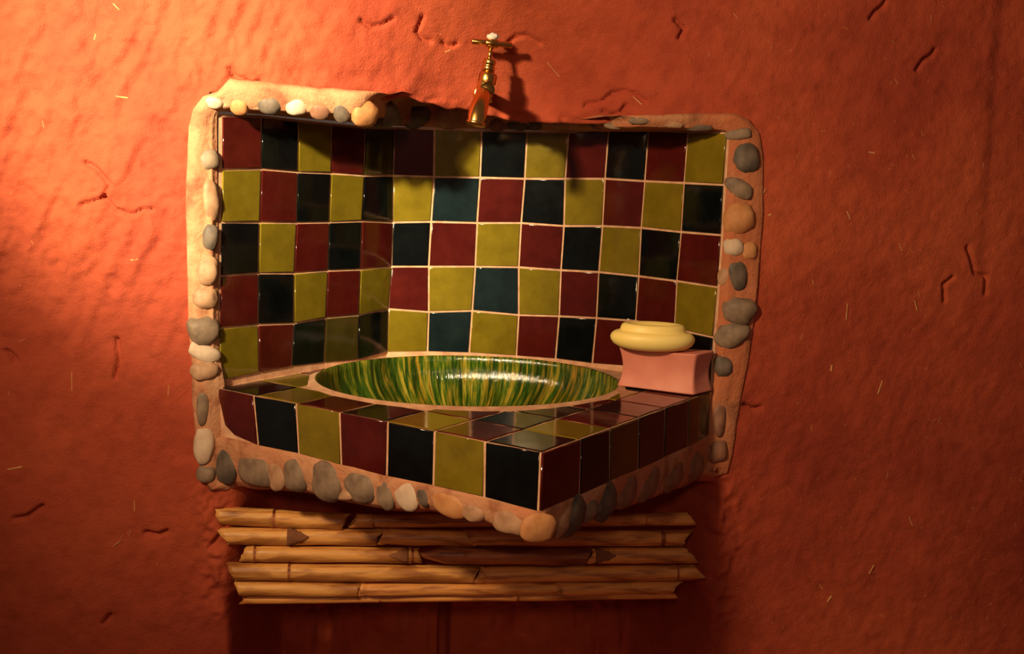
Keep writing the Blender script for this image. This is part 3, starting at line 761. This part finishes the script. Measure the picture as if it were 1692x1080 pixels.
tube(bm, [s[-1]-sd_*0.003, s[-1]-sd_*0.001, s[-1]+sd_*0.003, s[-1]+sd_*0.0035, s[-1]+sd_*0.001, s[-1]-sd_*0.01], [0.0165, 0.0180, 0.0178, 0.0160, 0.0135, 0.0130], seg=28, cap=False)
tobj('spout_rim', bm)
bm = bmesh.new(); lathe(bm, [(0.012, 0), (0.017, 0.0), (0.018, -0.004), (0.016, -0.008), (0.013, -0.010)], (inl.x+0.002, TO.y+0.004, inl.z+0.004), Vector((0, 1, 0)))
tobj('wall_flange', bm)
bm = bmesh.new(); n0 = tp(804, 138)
lathe(bm, [(0.0, 0), (0.0165, 0.0), (0.0175, 0.003), (0.0175, 0.016), (0.0160, 0.019), (0.0125, 0.021), (0.0, 0.021)], n0, ax, seg=6, cap0=False, cap1=False)
tobj('bonnet_nut', bm)
bm = bmesh.new(); n1_ = tp(806, 119)
lathe(bm, [(0.0, 0), (0.0125, 0.0), (0.0125, 0.010), (0.0105, 0.013), (0.0118, 0.014), (0.0118, 0.021), (0.010, 0.024), (0.0, 0.024)], n1_, ax, seg=8, cap0=False, cap1=False)
tobj('gland_nut', bm)
bm = bmesh.new(); tube(bm, [tp(808, 102), tp(811, 78)], 0.0042); tobj('spindle', bm)
bm = bmesh.new()
h0, h1 = tp(779, 68, TY-0.006), tp(846, 75, TY+0.006); hd = (h1-h0).normalized()
tube(bm, [h0, h0+hd*0.0015, h0.lerp(h1, .35), h0.lerp(h1, .65), h1-hd*0.0015, h1], [0.0042, 0.0056, 0.0052, 0.0052, 0.0056, 0.0042], seg=20)
hb = h0.lerp(h1, .5); tube(bm, [hb-hd*0.0125, hb-hd*0.0115, hb+hd*0.0115, hb+hd*0.0125], [0.0066, 0.0078, 0.0078, 0.0066], seg=20)
lathe(bm, [(0.0068, -0.009), (0.0068, 0.006), (0.005, 0.0085)], hb, ax)
th_ = tobj('handle', bm)
bm = bmesh.new(); bmesh.ops.create_icosphere(bm, subdivisions=3, radius=1)
for vv in bm.verts:
    p = vv.co*(1+0.35*mnoise.noise(vv.co*2.2)); vv.co = hb+ax*0.0125+Vector((p.x*0.0115, p.y*0.008, p.z*0.0065))
cp = tobj('handle_cap', bm, WHITE); tag(cp, 'white crumb of lime on top of the handle')

# ------------------------------------------------------------------ canes
def ordn(k): return ['top', 'second', 'third', 'fourth', 'fifth', 'lowest'][k]
CN = [ # row, x0, y0, x1, y1, half-thickness px, material, nodes, label
 (0, 362, 851, 570, 862, 15.5, 0, [0.42], 'pale split reed cane at the left end of the top row under the shelf'),
 (0, 585, 860, 1139, 857, 12, 1, [0.05, 0.52, 0.86], 'long reed cane of the top row, running right under the front corner of the shelf'),
 (1, 372, 885, 628, 887, 15, 0, [0.40, 0.98], 'short golden reed cane at the left end of the second row'),
 (1, 628, 886, 778, 889, 14, 1, [0.03, 0.97], 'short tawny reed cane in the middle of the second row'),
 (1, 776, 888, 1133, 889, 14, 1, [0.02, 0.88], 'tawny reed cane at the right end of the second row'),
 (2, 402, 914, 692, 917, 14, 0, [0.06, 0.95], 'golden reed cane at the left end of the third row'),
 (2, 694, 916, 972, 920, 15, 2, [0.25, 0.98], 'dark brown reed cane in the middle of the third row'),
 (2, 972, 917, 1138, 917, 14, 1, [0.03], 'short reed cane at the right end of the third row'),
 (3, 384, 943, 788, 948, 15.5, 0, [0.22, 0.98], 'long golden reed cane at the left of the fourth row'),
 (3, 788, 949, 1151, 945, 14, 1, [0.02, 0.90], 'tawny reed cane at the right of the fourth row, sticking out past the others'),
 (4, 394, 971, 594, 974, 14, 0, [0.99], 'short pale gold reed cane at the left end of the fifth row'),
 (4, 592, 973, 922, 971, 12.5, 1, [0.02, 0.98], 'reed cane in the middle of the fifth row'),
 (4, 920, 972, 1116, 970, 12, 1, [0.0], 'short reed cane at the right end of the fifth row'),
 (5, 404, 990, 1112, 982, 8, 1, [0.3, 0.62], 'thin long reed cane at the very bottom of the bundle')]
for ci, (row, x0, y0, x1, y1, ht, mi, nodes, lab) in enumerate(CN):
    yc = [0.004, 0.000, -0.002, -0.001, 0.002, 0.010][row]+0.002*random.uniform(-1, 1)
    a_, b2 = on_y(x0, y0, yc), on_y(x1, y1, yc); ln = (b2-a_).length; R_ = ht/F_PX*(a_-CAM).dot(fwd)*0.98
    n = max(24, int(ln/0.005)); rows = []; seg = 20; bm = bmesh.new()
    ends = [(0, 0.25), (0, 0.8)]
    pts = []; d = (b2-a_).normalized()
    def rad_at(t):
        s = t*ln; r = R_*(0.97+0.03*mnoise.noise(Vector((s*9, ci*5.3, 0))))
        for nd in nodes:
            e = (s-nd*ln); r += R_*0.07*math.exp(-(e/0.0032)**2) - R_*0.07*math.exp(-((e-0.008)/0.004)**2)
        return r
    for k in range(n+1):
        t = k/n; wob = Vector((0, 0.0012*mnoise.noise(Vector((t*3, ci, 1))), 0.0016*mnoise.noise(Vector((t*4, ci, 5)))))
        c = a_.lerp(b2, t)+wob; r = rad_at(t); ring = []
        for s_ in range(seg):
            th = 2*PI*s_/seg
            rr_ = r
            off = 0
            if ci == 6: rr_ *= min(1, 0.30+t*ln/0.07)
            shr = (0.006+0.010*((ci*7) % 5)/4)*(1 if ci % 2 else -1)
            if k == 0: off += shr*math.sin(th)
            if k == n: off -= shr*math.sin(th+0.6)
            if k == 0: off += -0.010*max(0, mnoise.noise(Vector((math.cos(th)*1.5, math.sin(th)*1.5, ci*3.3))))
            if k == n: off += 0.010*max(0, mnoise.noise(Vector((math.cos(th)*1.5, math.sin(th)*1.5, ci*7.7))))
            ring.append(bm.verts.new(c+d*off+Vector((0, math.cos(th), math.sin(th)))*rr_))
        rows.append(ring)
    # hollow ends
    for e_, rr0, sg in ((0, rows[0], 1), (1, rows[-1], -1)):
        c = a_ if e_ == 0 else b2
        r2 = [bm.verts.new(vv.co.lerp(c, 0.22)) for vv in rr0]; r3 = [bm.verts.new(vv.co.lerp(c, 0.25)+d*0.012*sg) for vv in rr0]
        if e_ == 0: rows = [r3, r2]+rows
        else: rows = rows+[r2, r3]
    grid_faces(bm, rows, True); bm.faces.new(rows[0][::-1]); bm.faces.new(rows[-1])
    for f in bm.faces:
        t = (f.calc_center_median()-a_).dot(d)
        if any(abs(t-nd*ln-0.003) < 0.0032 for nd in nodes if 0.03 < nd < 0.97): f.material_index = 1
    bmesh.ops.recalc_face_normals(bm, faces=bm.faces); org = a_.lerp(b2, .5); shift(bm, org)
    o = obj('reed_cane', bm, [CANE[mi], CANE[2]]); o.location = org; tag(o, lab, 'cane', 'reed canes bundled under the tiled shelf')
    # torn husk left at some of the joints
    if ci in (2, 5, 7):
        t = nodes[0] if ci != 5 else 0.95
        t = min(max(t, 0.06), 0.94); c = a_.lerp(b2, t); bm = bmesh.new(); rws = []
        L_ = 0.035+0.02*random.random(); dirn = -1 if t > 0.5 else 1
        for k in range(9):
            s_ = k/8; hw = 1.3*(1-s_**1.2)*(0.8+0.5*mnoise.noise(Vector((k*1.9, ci, 2.2))))+0.05; rr_ = rad_at(t)*1.04+0.0016*s_*(1-s_)*4
            rws.append([bm.verts.new(c+d*dirn*L_*s_+Vector((0, -math.cos((q_/6-.5)*2*hw+0.3), math.sin((q_/6-.5)*2*hw+0.3)))*(rr_+0.0008*mnoise.noise(Vector((k, q_, ci)))))
                        for q_ in range(7)])
        grid_faces(bm, rws); shift(bm, org); hk = obj('torn_husk', bm, HUSK, o)
        sm = hk.modifiers.new('solid', 'SOLIDIFY'); sm.thickness = 0.0012
        tag(hk, 'brown torn husk')
